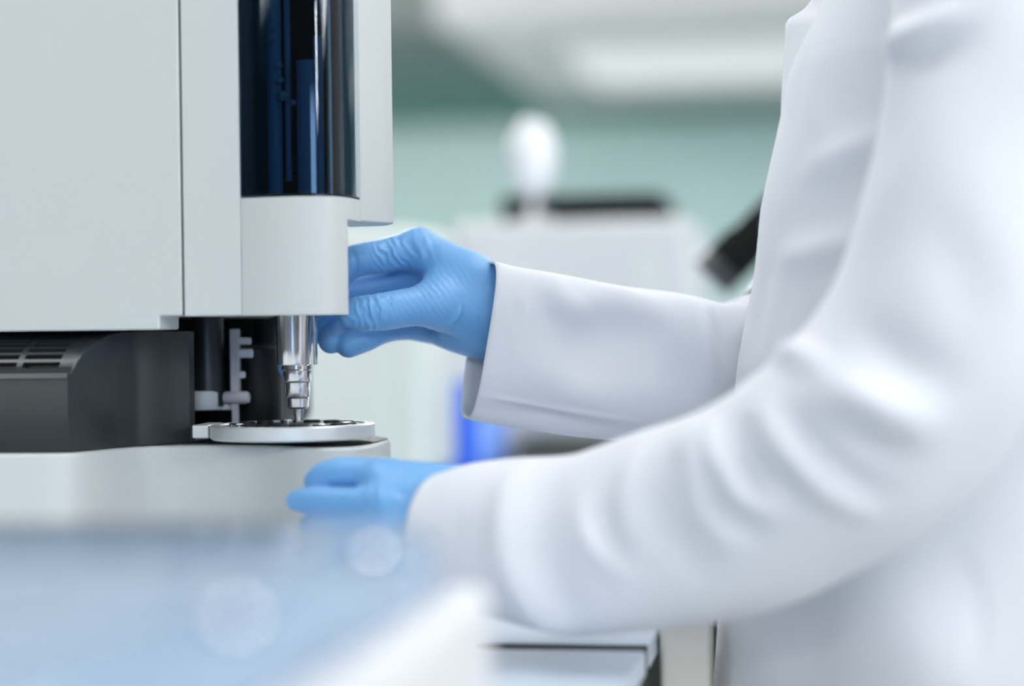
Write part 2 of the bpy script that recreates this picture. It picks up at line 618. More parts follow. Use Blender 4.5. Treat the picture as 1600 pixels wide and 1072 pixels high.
# =================================================================== THE ANALYSER
BZ = 1.08 - 0.0709                                   # top of its base
aloc = Pz(330, 700, BZ)
AN = thing('laboratory_analyser', 'large white laboratory analyser with a smoked window, steel nozzle and round sample table', 'laboratory instrument',
           (aloc[0], aloc[1], BENCH))
XLEFT = P(-260, 500, 1.2)[0]
fY = P(379, 300, 1.20)[1]                            # plane of the front panels
ztop = 1.46
Z493 = P(379, 493, 1.20)[2]
Z515 = P(200, 516, 1.21)[2]
seam_x = PY(285, 420, fY)[0]
nose_x = PY(377, 400, fY)[0]

# upper housing behind the front (white) and the left side panel
bm = bmesh.new()
for p_ in (fY, fY + 0.34):
    pass
tx0 = PY(249, 500, fY)[0]
prof_ = [(XLEFT, Z515), (tx0, Z515), (tx0, Z493 + 0.0004), (seam_x - 0.0006, Z493 + 0.0004), (seam_x - 0.0006, ztop), (XLEFT, ztop)]
va = [bm.verts.new((x, fY, z)) for x, z in prof_]
vb = [bm.verts.new((x, fY + 0.037, z)) for x, z in prof_]
bm.faces.new(va); bm.faces.new(vb[::-1])
for i in range(6):
    j = (i + 1) % 6
    bm.faces.new((va[j], va[i], vb[i], vb[j]))
part('side_panel', bm, M['casing'], AN, bevel=0.0014)
box('rear_housing', (XLEFT, fY + 0.0372, Z493 + 0.0004), (seam_x - 0.0006, fY + 0.34, ztop), M['casing'], AN, bevel=0.001)
box('panel_gap', (seam_x - 0.003, fY + 0.0025, Z493 + 0.001), (seam_x + 0.003, fY + 0.2, ztop - 0.002), M['seam'], AN, bevel=0)
# right head: plan of the bulging column
wq = [(379, 1.200), (410, 1.1935), (450, 1.1885), (490, 1.1875), (515, 1.190), (535, 1.199), (550, 1.212), (563, 1.230)]
front = [tuple(P(x, 310, d)[:2]) for x, d in wq]
tipq = [(580, 1.242), (600, 1.254), (612, 1.2625), (615, 1.268)]
tip = [tuple(P(x, 330, d)[:2]) for x, d in tipq]
Zw = P(379, 310, 1.20)[2]                            # bottom of the window
Zr = P(563, 346, 1.230)[2]                           # underside of the right flank
nx_ = nose_x
back_l = (nx_, fY + 0.115)
tip_end = P(604, 350, 1.287)
tip_back = (tip_end[0], tip_end[1])
mid_back = P(545, 350, 1.300)


def smooth_line(pts, n):
    return [tuple(q[:2]) for q in catmull([(p[0], p[1], 0) for p in pts], n)[0]]


fr = smooth_line([(nx_, fY)] + front[1:], 40)
# column body: white, window recess is cut by starting the front 3 mm further in
inner = []
for i, p in enumerate(fr):
    a = np.array(fr[max(0, i - 1)]); b = np.array(fr[min(len(fr) - 1, i + 1)])
    tdir = (b - a) / np.linalg.norm(b - a)
    nrm = np.array([-tdir[1], tdir[0]])
    if nrm[1] < 0:
        nrm = -nrm
    inner.append(tuple(np.array(p) + nrm * 0.016))
bm = bmesh.new()
# strip between the seam and the window
prism_bm([(seam_x + 0.0006, fY), (nx_, fY), (nx_, fY + 0.115), (seam_x + 0.0006, fY + 0.115)], Z493, ztop, bm)
part('front_panel', bm, M['casing'], AN, bevel=0.0012)
# right flank beside the window
fl = [fr[-1]] + tip + [tip_back, (mid_back[0], mid_back[1]), tuple(np.array(inner[-1]) + np.array([-0.004, 0.006]))]
part('right_flank', prism_bm(fl, Zr, ztop), M['casing'], AN, bevel=0.0012, smooth=50)
# nose below the window
cut = [p for p in fr if proj(np.array([[p[0], p[1], (Zw + Z493) / 2]]))[0][0] < 543.5]
nb = P(542, 400, 1.262)
nose = [(nx_ + 0.0003, fY)] + cut[1:] + [tuple(P(543.5, 400, 1.204)[:2]), (nb[0], nb[1]), (nx_ + 0.0003, fY + 0.10)]
part('nose_cover', prism_bm(nose, Z493, Zr), M['casing'], AN, bevel=0, smooth=50)
nose2 = [(nx_ + 0.0003, fY)] + fr[1:] + [inner[-1], (nx_ + 0.0003, fY + 0.10)]
part('nose_lip', prism_bm(nose2, Zr, Zw), M['casing'], AN, bevel=0, smooth=50)
# smoked window: a curved pane with its own thickness, dark hollow behind
wo = fr
gi = [tuple(np.array(p) + (np.array(q) - np.array(p)) * 0.18) for p, q in zip(fr, inner)]
win = part('window_cover', prism_bm(wo + gi[::-1], Zw + 0.0012, ztop), M['smoke'], AN, bevel=0.0005, smooth=50, label='smoked dark glass')
eo = fr[-4:]
# pale cut edge of the pane on the right, thin dark line round the pane
part('glass_edge', prism_bm([tuple(np.array(p) + np.array([0.0004, -0.0004])) for p in fr[-5:]] + gi[-5:][::-1], Zw + 0.0014, ztop - 0.001), M['glass_edge'], win)
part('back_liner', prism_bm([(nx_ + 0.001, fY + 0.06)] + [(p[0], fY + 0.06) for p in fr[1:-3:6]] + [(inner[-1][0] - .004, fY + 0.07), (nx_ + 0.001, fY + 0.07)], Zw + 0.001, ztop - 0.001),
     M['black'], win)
# fittings inside the window
for k, (px, d, r, z0, z1, mt) in enumerate(((431, 1.222, 0.0045, Zw + 0.004, ztop - 0.02, 'tube_blue'), (452, 1.225, 0.002, Zw + 0.012, ztop - 0.03, 'tube_blue'),
                                            (481, 1.222, 0.006, Zw + 0.004, Zw + 0.085, 'tube_blue'), (500, 1.224, 0.003, Zw + 0.003, Zw + 0.10, 'tube_blue'))):
    c = P(px, 300, d)
    part('tube', lathe_bm([(r, z0), (r, z1)], (c[0], c[1], 0), n=20), M[mt], win)
for (px, py, r) in ((425, 62, .0022), (435, 103, .0028), (437, 125, .0026), (441, 150, .0035), (425, 43, .0028), (458, 160, .0018)):
    c = P(px, py, 1.216)
    part('fitting', lathe_bm([(0, -r), (r * .7, -r * .7), (r, 0), (r * .7, r * .7), (0, r)], c, n=16), M['white2'], win)
for py in (255, 285):
    c = P(462, py, 1.226)
    box('block', (c[0] - 0.008, c[1], c[2] - 0.004), (c[0] + 0.008, c[1] + 0.01, c[2] + 0.004), M['casing_dark'], win, bevel=0.001)

# dark works behind the nozzle -------------------------------------------------
cx0, cx1 = P(290, 560, 1.40)[0], P(418, 560, 1.40)[0]
cy = P(350, 560, 1.40)[1]
box('column', (cx0 - 0.09, cy, BZ), (cx1, cy + 0.13, Z493 + 0.16), M['black'], AN, bevel=0.012, seg=4)
ry = P(400, 560, 1.40)[1]
bm = lathe_bm([(0.013, BZ), (0.013, Z493 + 0.10)], (P(412, 560, 1.40)[0], cy + 0.012, 0), n=32)
part('column_edge', bm, M['black'], AN)
c = P(325, 560, 1.33)
part('guide_rod', lathe_bm([(0.0105, BZ + 0.022), (0.0105, Z493 + 0.08)], (c[0], c[1], 0), n=28), M['casing_dark'], AN)
part('rod_collar', lathe_bm([(0.0120, 0), (0.0126, 0.001), (0.0126, 0.0115), (0.0120, 0.0125)], (P(320, 640, 1.33)[0], c[1], P(320, 640, 1.33)[2]), n=32), M['block'], AN)
c2 = P(352, 640, 1.335)
part('rod_collar', lathe_bm([(0.0055, 0), (0.006, 0.001), (0.006, 0.0105), (0.0055, 0.0115)], c2, n=24), M['block'], AN)
rail = thing  # (only to keep names short below)
y0 = P(366, 560, 1.325)[1]
xa, xb = P(358.5, 560, 1.325)[0], P(372.5, 560, 1.325)[0]
zt, zb = P(365, 514, 1.325)[2], P(365, 618, 1.325)[2]
rl = box('rail', (xa, y0, zb), (xb, y0 + 0.006, zt), M['bracket'], AN, bevel=0.0008)
box('rail_foot', (xa + 0.0005, y0 + 0.001, BZ + 0.004), (xb - 0.0012, y0 + 0.005, zb + 0.0005), M['bracket'], AN, bevel=0.0006)
part('rail_screw', lathe_bm([(0.0035, -0.0085), (0.0042, -0.007), (0.0042, 0.007), (0.0035, 0.0085)], ((xa + xb) / 2 + 0.001, y0 + 0.001, zb - 0.0015), axis=(1, 0, 0), n=16), M['bracket'], AN)
for py, w, hh in ((533, 19, 5.5), (552.5, 22, 7), (586, 9.5, 5.5)):
    a = P(372, py, 1.325); b = P(372 + w, py, 1.325)
    box('rail_tooth', (xb - 0.0002, y0 + 0.0005, a[2] - hh * .000424), (b[0], y0 + 0.0055, a[2] + hh * .000424), M['block'], rl, bevel=0.0012, seg=3)
c = P(404, 590, 1.352)
part('motor', lathe_bm([(0.013, BZ + 0.004), (0.0165, BZ + 0.012), (0.0165, P(404, 545, 1.352)[2]), (0.010, P(404, 538, 1.352)[2])], (c[0], c[1], 0), n=32), M['black'], AN)
box('top_plate', (cx0 - 0.02, fY + 0.03, Z493 + 0.004), (P(440, 500, 1.33)[0], cy + 0.02, Z493 + 0.012), M['black'], AN, bevel=0.001)
box('inner_wall', (P(299, 560, 1.30)[0] - 0.075, fY + 0.105, BZ), (P(299, 560, 1.40)[0], cy, Z493 + 0.004), M['black'], AN, bevel=0.001)

# nozzle -----------------------------------------------------------------------
DN = 1.262
s = DN / F
nc = P(458.5, 500, DN)
zr = lambda py: P(460, py, DN)[2]
nz = thing  # noqa
def lat(name, prof, cpx, m, parent):
    c = P(cpx, 560, DN)
    c0 = np.array([c[0], nc[1], 0.0])
    return part(name, lathe_bm([(r * s, zr(y)) for r, y in prof], c0, n=64), m, parent, smooth=30)
nozzle = lat('nozzle', [(29.5, 488), (29.0, 500), (27.6, 545), (27.2, 568), (26.4, 570)], 458.5, M['chrome'], AN)
lat('nozzle_collar', [(22.5, 570), (23.6, 571), (23.6, 577), (22.0, 579)], 463.5, M['chrome'], nozzle)
lat('nozzle_sleeve', [(21.5, 579), (22.2, 580), (22.2, 594), (21.0, 596.5)], 464.5, M['chrome'], nozzle)
lat('nozzle_body', [(19.5, 596.5), (20.3, 598), (18.6, 620), (17.6, 622)], 465, M['chrome'], nozzle)
lat('nozzle_ring', [(17.0, 622), (17.6, 623), (16.2, 636), (13.5, 638.5)], 465.5, M['chrome'], nozzle)
lat('nozzle_needle', [(8.5, 638), (6.6, 652), (6.0, 657.5)], 465.5, M['steel'], nozzle)
c = P(492.5, 535, DN)
box('guide_strip', (c[0] - 0.0002, nc[1] - 0.003, zr(571)), (c[0] + 0.0013, nc[1] + 0.003, zr(489)), M['chrome'], nozzle, bevel=0.0005)

# base -------------------------------------------------------------------------
edge_q = [(-260, 713.5), (-120, 712), (0, 710.5), (70, 709.5), (105, 708.5), (135, 706), (175, 701.5), (220, 698.0), (270, 696.2), (330, 695.6), (390, 696),
          (430, 697.5), (470, 699.6), (520, 700.2), (555, 699.0), (578, 696), (597, 691.5), (610, 686.5)]
bp = [tuple(Pz(x, y, BZ)[:2]) for x, y in edge_q]
bp = smooth_line(bp, 90)
rx = bp[-1][0] + 0.0015
ybk = fY + 0.36
base_pl = bp + [tuple(Pz(606, 684.2, BZ)[:2]), tuple(Pz(590, 682, BZ)[:2]), tuple(Pz(540, 679, BZ)[:2]), tuple(Pz(470, 674, BZ)[:2]), (P(440, 690, 1.42)[0], ybk), (XLEFT, ybk)]
part('base', prism_bm(base_pl, BENCH + 0.006, BZ), M['casing'], AN, bevel=0.0022, seg=3, smooth=50)
bm = bmesh.new()
for (x, y) in ((XLEFT + 0.06, fY + 0.02), (rx - 0.06, bp[-1][1] - 0.02), (XLEFT + 0.06, ybk - 0.05), (P(400, 690, 1.4)[0], ybk - 0.05)):
    pf = lathe_bm([(0.012, BENCH), (0.012, BENCH + 0.007)], (x, y, 0), n=20)
    part('rubber_foot', pf, M['black'], AN)
# black well in the base under the turntable
iq = [(285, 694.2), (330, 693.6), (390, 694), (430, 695.4), (470, 697.6), (520, 698.2), (553, 697.0), (576, 694), (594, 690), (606, 686.4)]
ip = smooth_line([tuple(Pz(x, y, BZ)[:2]) for x, y in iq], 40)
wl = ip + [tuple(Pz(603, 685, BZ)[:2]), tuple(Pz(588, 683, BZ)[:2]), tuple(Pz(540, 680.3, BZ)[:2]), (ip[0][0], fY + 0.14)]
part('turntable_well', prism_bm(wl, BZ - 0.004, BZ + 0.0006), M['black'], AN, bevel=0)

# turntable --------------------------------------------------------------------
DT = 1.262
tcn = P(457.5, 660, DT)
R = 128 * DT / F
ZT = 1.08 - 0.0579
THK = 0.0093
tt = part('sample_table', lathe_bm([(0.0, -THK), (R - 0.012, -THK), (R - 0.0012, -THK + 0.0002), (R, -THK + 0.0012), (R, -0.0008), (R - 0.0008, 0), (R - 0.006, 0),
                                    (R - 0.0066, -0.0012), (0.0, -0.0012)], (tcn[0], tcn[1], ZT), n=128), M['alu'], AN, smooth=30)
part('table_inlay', lathe_bm([(0.0, -0.0011), (R - 0.0075, -0.0011), (R - 0.0078, -0.0006), (0.0, -0.0006)], (tcn[0], tcn[1], ZT), n=96), M['tray'], tt)
for i in range(14):
    an = 2 * math.pi * (i + 0.3) / 14
    c = (tcn[0] + math.cos(an) * (R - 0.017), tcn[1] + math.sin(an) * (R - 0.017), ZT)
    part('sample_cup', lathe_bm([(0.0055, -0.0006), (0.0055, 0.0006), (0.0044, 0.0008), (0.0042, -0.0003), (0, -0.0003)], c, n=24), M['black'] if i % 4 else M['tray'], tt)
part('spindle', lathe_bm([(0.012, BZ + 0.0004), (0.012, ZT - THK + 0.0003)], (tcn[0] + 0.0, tcn[1], 0), n=32), M['black'], tt)
ha, hb = P(300.5, 675, 1.262), P(328, 675, 1.262)
box('table_arm', (ha[0], tcn[1] - 0.012, P(310, 686.5, 1.25)[2]), (hb[0], tcn[1] + 0.02, P(310, 665, 1.25)[2]), M['alu'], AN, bevel=0.0012)
box('arm_joint', (hb[0] - 0.001, tcn[1] - 0.004, P(310, 685, 1.25)[2]), (hb[0] + 0.003, tcn[1] + 0.01, P(310, 667, 1.25)[2]), M['black'], AN, bevel=0)

# vent box ---------------------------------------------------------------------
ZB0 = BZ + 0.0004
c105 = Pz(107, 707.5, BZ); c215 = Pz(213, 697.6, BZ); c297 = Pz(297, 693.4, BZ)
vfY = c105[1]
vx1 = c105[0]
vbY = fY + 0.03
ztopv = proj_z(213, 518.5, c215)
zlow = proj_z(107, 588, c105)
# profile (depth fraction, height) from the lip of the front face up and back
prof = []
for i in range(25):
    a = math.pi / 2 * i / 24
    prof.append((vfY + 0.004 + (c215[1] - vfY - 0.004) * (1 - math.cos(a)) ** 0.92, zlow + (ztopv - zlow) * math.sin(a) ** 0.98))
prof[0] = (vfY, zlow)
prof = [(vfY, ZB0)] + [(vfY, zlow - 0.003), (vfY + 0.0008, zlow - 0.001)] + prof[1:] + [(vbY + 0.05, ztopv)]
def vent_outline(x):
    return prof
# slots: rows follow the arc of the profile, columns along x
pr = np.array(prof)
sl = np.r_[0, np.cumsum(np.linalg.norm(np.diff(pr, axis=0), axis=1))]
arc = lambda q: np.array([np.interp(q, sl, pr[:, 0]), np.interp(q, sl, pr[:, 1])])
s_lo = sl[3] + 0.0035
s_hi = np.interp(c215[1] - 0.002, pr[:, 0], sl)
rows = 9
pitch = (s_hi - s_lo) / rows
q_lines = [0.0] + list(sl[1:3])
cuts_s = [(s_lo + i * pitch, s_lo + i * pitch + pitch * 0.62) for i in range(rows)]
S_all = sorted(set([round(v, 6) for v in list(sl)] + [round(v, 6) for c in cuts_s for v in c]))
cell = 0.0275
xs_c = []
xr = vx1 - 0.0075
while xr - cell > XLEFT:
    xs_c.append((xr - cell + 0.0038, xr))
    xr -= cell
X_all = sorted(set([XLEFT, vx1] + [round(v, 6) for c in xs_c for v in c]))
bm = bmesh.new()
gridv = {}
def vt(i, j, dep=0):
    k = (i, j, dep)
    if k not in gridv:
        yy, zz = arc(S_all[j])
        if dep:
            a_, b_ = arc(max(0, S_all[j] - 1e-4)), arc(min(sl[-1], S_all[j] + 1e-4))
            tn = (b_ - a_) / np.linalg.norm(b_ - a_)
            yy, zz = yy + tn[1] * 0.004, zz - tn[0] * 0.004
        gridv[k] = bm.verts.new((X_all[i], yy, zz))
    return gridv[k]
def is_slot(i, j):
    xm, sm = (X_all[i] + X_all[i + 1]) / 2, (S_all[j] + S_all[j + 1]) / 2
    return any(a < xm < b for a, b in xs_c) and any(a < sm < b for a, b in cuts_s)
nI, nJ = len(X_all) - 1, len(S_all) - 1
for i in range(nI):
    for j in range(nJ):
        if not is_slot(i, j):
            bm.faces.new((vt(i, j), vt(i + 1, j), vt(i + 1, j + 1), vt(i, j + 1)))
        else:
            for (di, dj, e) in ((-1, 0, ((i, j + 1), (i, j))), (1, 0, ((i + 1, j), (i + 1, j + 1))), (0, -1, ((i, j), (i + 1, j))), (0, 1, ((i + 1, j + 1), (i, j + 1)))):
                ii, jj = i + di, j + dj
                if not (0 <= ii < nI and 0 <= jj < nJ and is_slot(ii, jj)):
                    bm.faces.new((vt(*e[0]), vt(*e[1]), vt(*e[1], 1), vt(*e[0], 1)))
vent = part('vent_housing', bm, M['casing_dark'], AN, smooth=25, label='dark grey slotted vent housing')
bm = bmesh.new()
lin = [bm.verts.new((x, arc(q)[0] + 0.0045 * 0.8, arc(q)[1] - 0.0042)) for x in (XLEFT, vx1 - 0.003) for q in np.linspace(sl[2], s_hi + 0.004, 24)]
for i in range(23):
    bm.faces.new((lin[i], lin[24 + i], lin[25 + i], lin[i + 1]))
part('slot_shade', bm, M['black'], vent)  # black sheet put in as the shade inside the slots
# right cheek: side face, concave crease, then the panel running to the works
pl = smooth_line([(vx1, vfY), tuple(Pz(140, 704.6, BZ)[:2]), tuple(Pz(178, 700.4, BZ)[:2]), (c215[0], c215[1])], 16)
pl2 = smooth_line([(c215[0], c215[1]), tuple(Pz(240, 696.3, BZ)[:2]), tuple(Pz(270, 694.7, BZ)[:2]), (c297[0], c297[1])], 12)
ol = pl + pl2[1:]
bm = bmesh.new()
lo, hi, bk = [], [], []
for (x, y) in ol:
    zt_ = float(np.interp(y, pr[3:, 0], pr[3:, 1])) if y < c215[1] else ztopv
    lo.append(bm.verts.new((x, y, ZB0))); hi.append(bm.verts.new((x, y, zt_)))
# rounded shoulder between cheek and grille, then roof back to the panel
for i in range(len(ol) - 1):
    bm.faces.new((lo[i], lo[i + 1], hi[i + 1], hi[i]))
rf = []
for (x, y), h in zip(ol, hi):
    rf.append(bm.verts.new((vx1 if y < c215[1] else x - 0.0, y if y < c215[1] else vbY + 0.05, h.co.z)))
for i in range(len(ol) - 1):
    try:
        bm.faces.new((hi[i], hi[i + 1], rf[i + 1], rf[i]))
    except ValueError:
        pass
bmesh.ops.remove_doubles(bm, verts=bm.verts[:], dist=1e-5)
part('vent_cheek', bm, M['casing_dark'], vent, smooth=40)
box('vent_back', (XLEFT, fY + 0.07, ZB0), (c297[0] - 0.03, fY + 0.10, Z493 + 0.0002), M['black'], vent, bevel=0)
box('cheek_end', (c297[0] - 0.012, c297[1], ZB0), (c297[0] - 0.0002, c297[1] + 0.012, ztopv), M['casing_dark'], vent, bevel=0.0008)

# =================================================================== FOREGROUND CASE WITH BLUE LID
cc = P(772, 912, 0.79)
fx1, fy1, fz = cc[0], cc[1], cc[2]
CASE = thing('lidded_case', 'blurred white case with a see-through blue lid on the near bench', 'case', (fx1 - 0.2, fy1 - 0.22, BENCH))
def rrect(x0, y0, x1, y1, r, n=8):
    o = []
    for (cx_, cy_, a0_) in ((x1 - r, y1 - r, 0), (x0 + r, y1 - r, 90), (x0 + r, y0 + r, 180), (x1 - r, y0 + r, 270)):
        for i in range(n + 1):
            a = math.radians(a0_ + 90 * i / n)
            o.append((cx_ + math.cos(a) * r, cy_ + math.sin(a) * r))
    return o
part('case_body', prism_bm(rrect(fx1 - 0.42, fy1 - 0.46, fx1, fy1, 0.012), BENCH + 0.001, fz), M['case_white'], CASE, bevel=0.006, seg=4, smooth=50)
ins = 0.013
lz = 0.027
lid_o = lambda g_, z: [(*p, z) for p in rrect(fx1 - 0.42 + ins + g_, fy1 - 0.46 + ins + g_, fx1 - ins - g_, fy1 - ins - g_, 0.02)]
rings = np.array([lid_o(0, fz + 0.0006), lid_o(0, fz + lz * 0.45), lid_o(0.003, fz + lz * 0.75), lid_o(0.010, fz + lz * 0.95), lid_o(0.02, fz + lz), lid_o(0.06, fz + lz + 0.001),
                  lid_o(0.12, fz + lz + 0.0015)])
lid = finish('lid', rings_mesh(rings, (False, True)), M['lid'], CASE, smooth=60, label='see-through blue lid')
ctr = P(365, 968, 0.66)
for (px, py, d) in ((580, 862, 0.80), (366, 966, 0.655)):
    c = Pz(px, py, fz + lz + 0.0012)
    part('lid_glint', lathe_bm([(0.0035, -0.002), (0.0035, 0.0015), (0.0028, 0.0026), (0.0012, 0.0032), (0, 0.0033)], c, n=20), M['chrome'], lid)  # added studs that give the lid its two round glints
bm = bmesh.new()
for i in range(3):
    for j in range(4):
        x = fx1 - 0.10 - i * 0.1; y = fy1 - 0.08 - j * 0.095
        part('tray_insert', prism_bm(rrect(x - 0.04, y - 0.04, x + 0.04, y + 0.04, 0.006), fz + 0.0004, fz + 0.004), M['bench'], CASE, bevel=0.001)
bm.free()

# =================================================================== THE PERSON
tcx = P(1180, 420, 1.24)[0] + 0.125
tcy = P(1495, 420, 1.24)[1]
PER = thing('person', 'person in white lab coat and blue gloves working with both hands at the analyser', 'person', (tcx, tcy, 0))

# sleeves ----------------------------------------------------------------------
def sleeve(stations, n, m, sq=2.0, cuff=True, crease=None):
    """stations: (px, py, depth, half size across the view, half size along the view)"""
    rows_ = [np.r_[P(x, y, d), a * d / F, b] for x, y, d, a, b in stations]
    q, ss = catmull(rows_, n)
    C = q[:, :3]
    T = np.gradient(C, axis=0)
    T /= np.linalg.norm(T, axis=1)[:, None]
    B = FWD[None] - (T @ FWD)[:, None] * T
    B /= np.linalg.norm(B, axis=1)[:, None]
    A = np.cross(B, T)
    th = np.linspace(0, 2 * np.pi, m, endpoint=False)
    c, s_ = np.cos(th), np.sin(th)
    e = 2.0 / sq
    cs, sn = np.sign(c) * np.abs(c) ** e, np.sign(s_) * np.abs(s_) ** e
    rings = C[:, None] + A[:, None] * (q[:, 3, None, None] * cs[None, :, None]) + B[:, None] * (q[:, 4, None, None] * sn[None, :, None])
    return rings, C, A, B, q


def with_cuff(me, n, m, thick=0.0016):
    """turn the open end of a finished sleeve inwards so that the cloth has a thickness and an inside"""
    rings = get_co(me).reshape(n, m, 3)
    k = 18
    inn = []
    for i in range(k):
        r = rings[i]
        v = r.mean(0) - r
        inn.append(r + v / np.linalg.norm(v, axis=1)[:, None] * (thick + 0.010 * max(0, i - 3) / k))
    return rings_mesh(np.concatenate([np.array(inn)[::-1], rings]), (False, True))


COAT_T = thing  # noqa

# torso of the coat
left_px = [(1.47, None), (1.42, None)]
def xl(py):
    return P(np.interp(py, [-200, 0, 50, 110, 200, 320, 430, 560, 700, 1072, 1500], [1325, 1296, 1268, 1240, 1221, 1192, 1180, 1152, 1136, 1115, 1106]), py, 1.22)[0]
rows_ = []
for py in np.linspace(-330, 1700, 60):
    z = P(1200, py, 1.22)[2]
    X = xl(py)
    a = 0.128 + 0.0
    b = np.interp(z, [0.45, 0.8, 1.0, 1.2, 1.34, 1.42], [0.205, 0.185, 0.168, 0.180, 0.185, 0.165])
    a = np.interp(z, [0.45, 0.8, 1.0, 1.3, 1.42], [0.150, 0.138, 0.128, 0.125, 0.085])
    rows_.append((X + a, tcy, z, a, b))
# shoulders up to the collar
top = rows_[0]
up = [(top[0] + 0.004, tcy, top[2] + 0.012, 0.078, 0.150), (top[0] + 0.008, tcy, top[2] + 0.026, 0.070, 0.115), (top[0] + 0.012, tcy, top[2] + 0.036, 0.064, 0.080), (top[0] + 0.014, tcy, top[2] + 0.050, 0.058, 0.062)]
allr = up[::-1] + rows_
th = np.linspace(0, 2 * np.pi, 180, endpoint=False)
c_, s_ = np.cos(th), np.sin(th)
e = 2 / 2.4
rings = np.array([np.stack([x + a * np.sign(c_) * np.abs(c_) ** e, y + b * np.sign(s_) * np.abs(s_) ** e, np.full_like(c_, z)], 1) for x, y, z, a, b in allr])
# resample for fine folds
idx = np.linspace(0, len(rings) - 1, 220)
i0 = np.floor(idx).astype(int).clip(0, len(rings) - 2)
f_ = (idx - i0)[:, None, None]
rings = rings[i0] * (1 - f_) + rings[i0 + 1] * f_
me = rings_mesh(rings, (False, False))
rumple(me, 0.007, 7.0, 3.0, (1, 1, 0.35))
folds(me, [
    ([(1272, 90), (1262, 170), (1285, 250)], 0.014, 0.003),
    ([(1245, 268), (1290, 258), (1350, 235), (1440, 190)], 0.0100, 0.0065),
    ([(1212, 412), (1262, 398), (1330, 385), (1430, 352)], 0.0100, 0.0075),
    ([(1225, 330), (1290, 322), (1370, 290)], 0.018, -0.003),
    ([(1205, 548), (1240, 556), (1290, 590)], 0.009, 0.006),
    ([(1190, 600), (1175, 500), (1195, 400)], 0.016, -0.004),
    ([(1400, 960), (1440, 1010), (1450, 1072)], 0.03, 0.012),
    ([(1250, 940), (1230, 1072)], 0.03, -0.008),
    ([(1508, 840), (1511, 960), (1513, 1072)], 0.004, -0.004),
    ([(1520, 840), (1524, 960), (1526, 1072)], 0.006, 0.002),
], 0.75)
coat = finish('lab_coat', me, M['coat'], PER, smooth=180)
md = coat.modifiers.new('cloth', 'SOLIDIFY'); md.thickness = 0.0016; md.offset = -1

# lapel: far front edge standing proud of the chest
lap = [(1302, -60, 1.225), (1262, 8, 1.235), (1229, 33, 1.25), (1226, 60, 1.25), (1222, 120, 1.245), (1219, 185, 1.235), (1222, 240, 1.228)]
inn_ = [(1345, -60, 1.17), (1320, 8, 1.165), (1296, 33, 1.165), (1286, 60, 1.165), (1268, 120, 1.17), (1252, 185, 1.18), (1236, 240, 1.20)]
A_ = catmull([P(*q) for q in lap], 30)[0]
B_ = catmull([P(*q) for q in inn_], 30)[0]
w_ = np.linspace(0, 1, 16)[None, :, None]
G = A_[:, None] * (1 - w_) + B_[:, None] * w_
G = G + (-FWD)[None, None] * (0.002 + 0.011 * w_)
gi_ = np.arange(G.shape[0] * 16).reshape(-1, 16)
me = bpy.data.meshes.new('m')
me.from_pydata(G.reshape(-1, 3).tolist(), [], np.stack([gi_[:-1, :-1], gi_[1:, :-1], gi_[1:, 1:], gi_[:-1, 1:]], -1).reshape(-1, 4).tolist())
me.update()
lp_ = finish('lapel', me, M['coat'], coat, smooth=180)
md = lp_.modifiers.new('cloth', 'SOLIDIFY'); md.thickness = 0.002
# collar stand
cz = up[-1]
part('collar', lathe_bm([(0.062, cz[2] - 0.035), (0.064, cz[2] - 0.01), (0.060, cz[2] + 0.03), (0.055, cz[2] + 0.03), (0.056, cz[2] - 0.01), (0.057, cz[2] - 0.035)], (cz[0], cz[1], 0), n=48), M['coat'], coat)

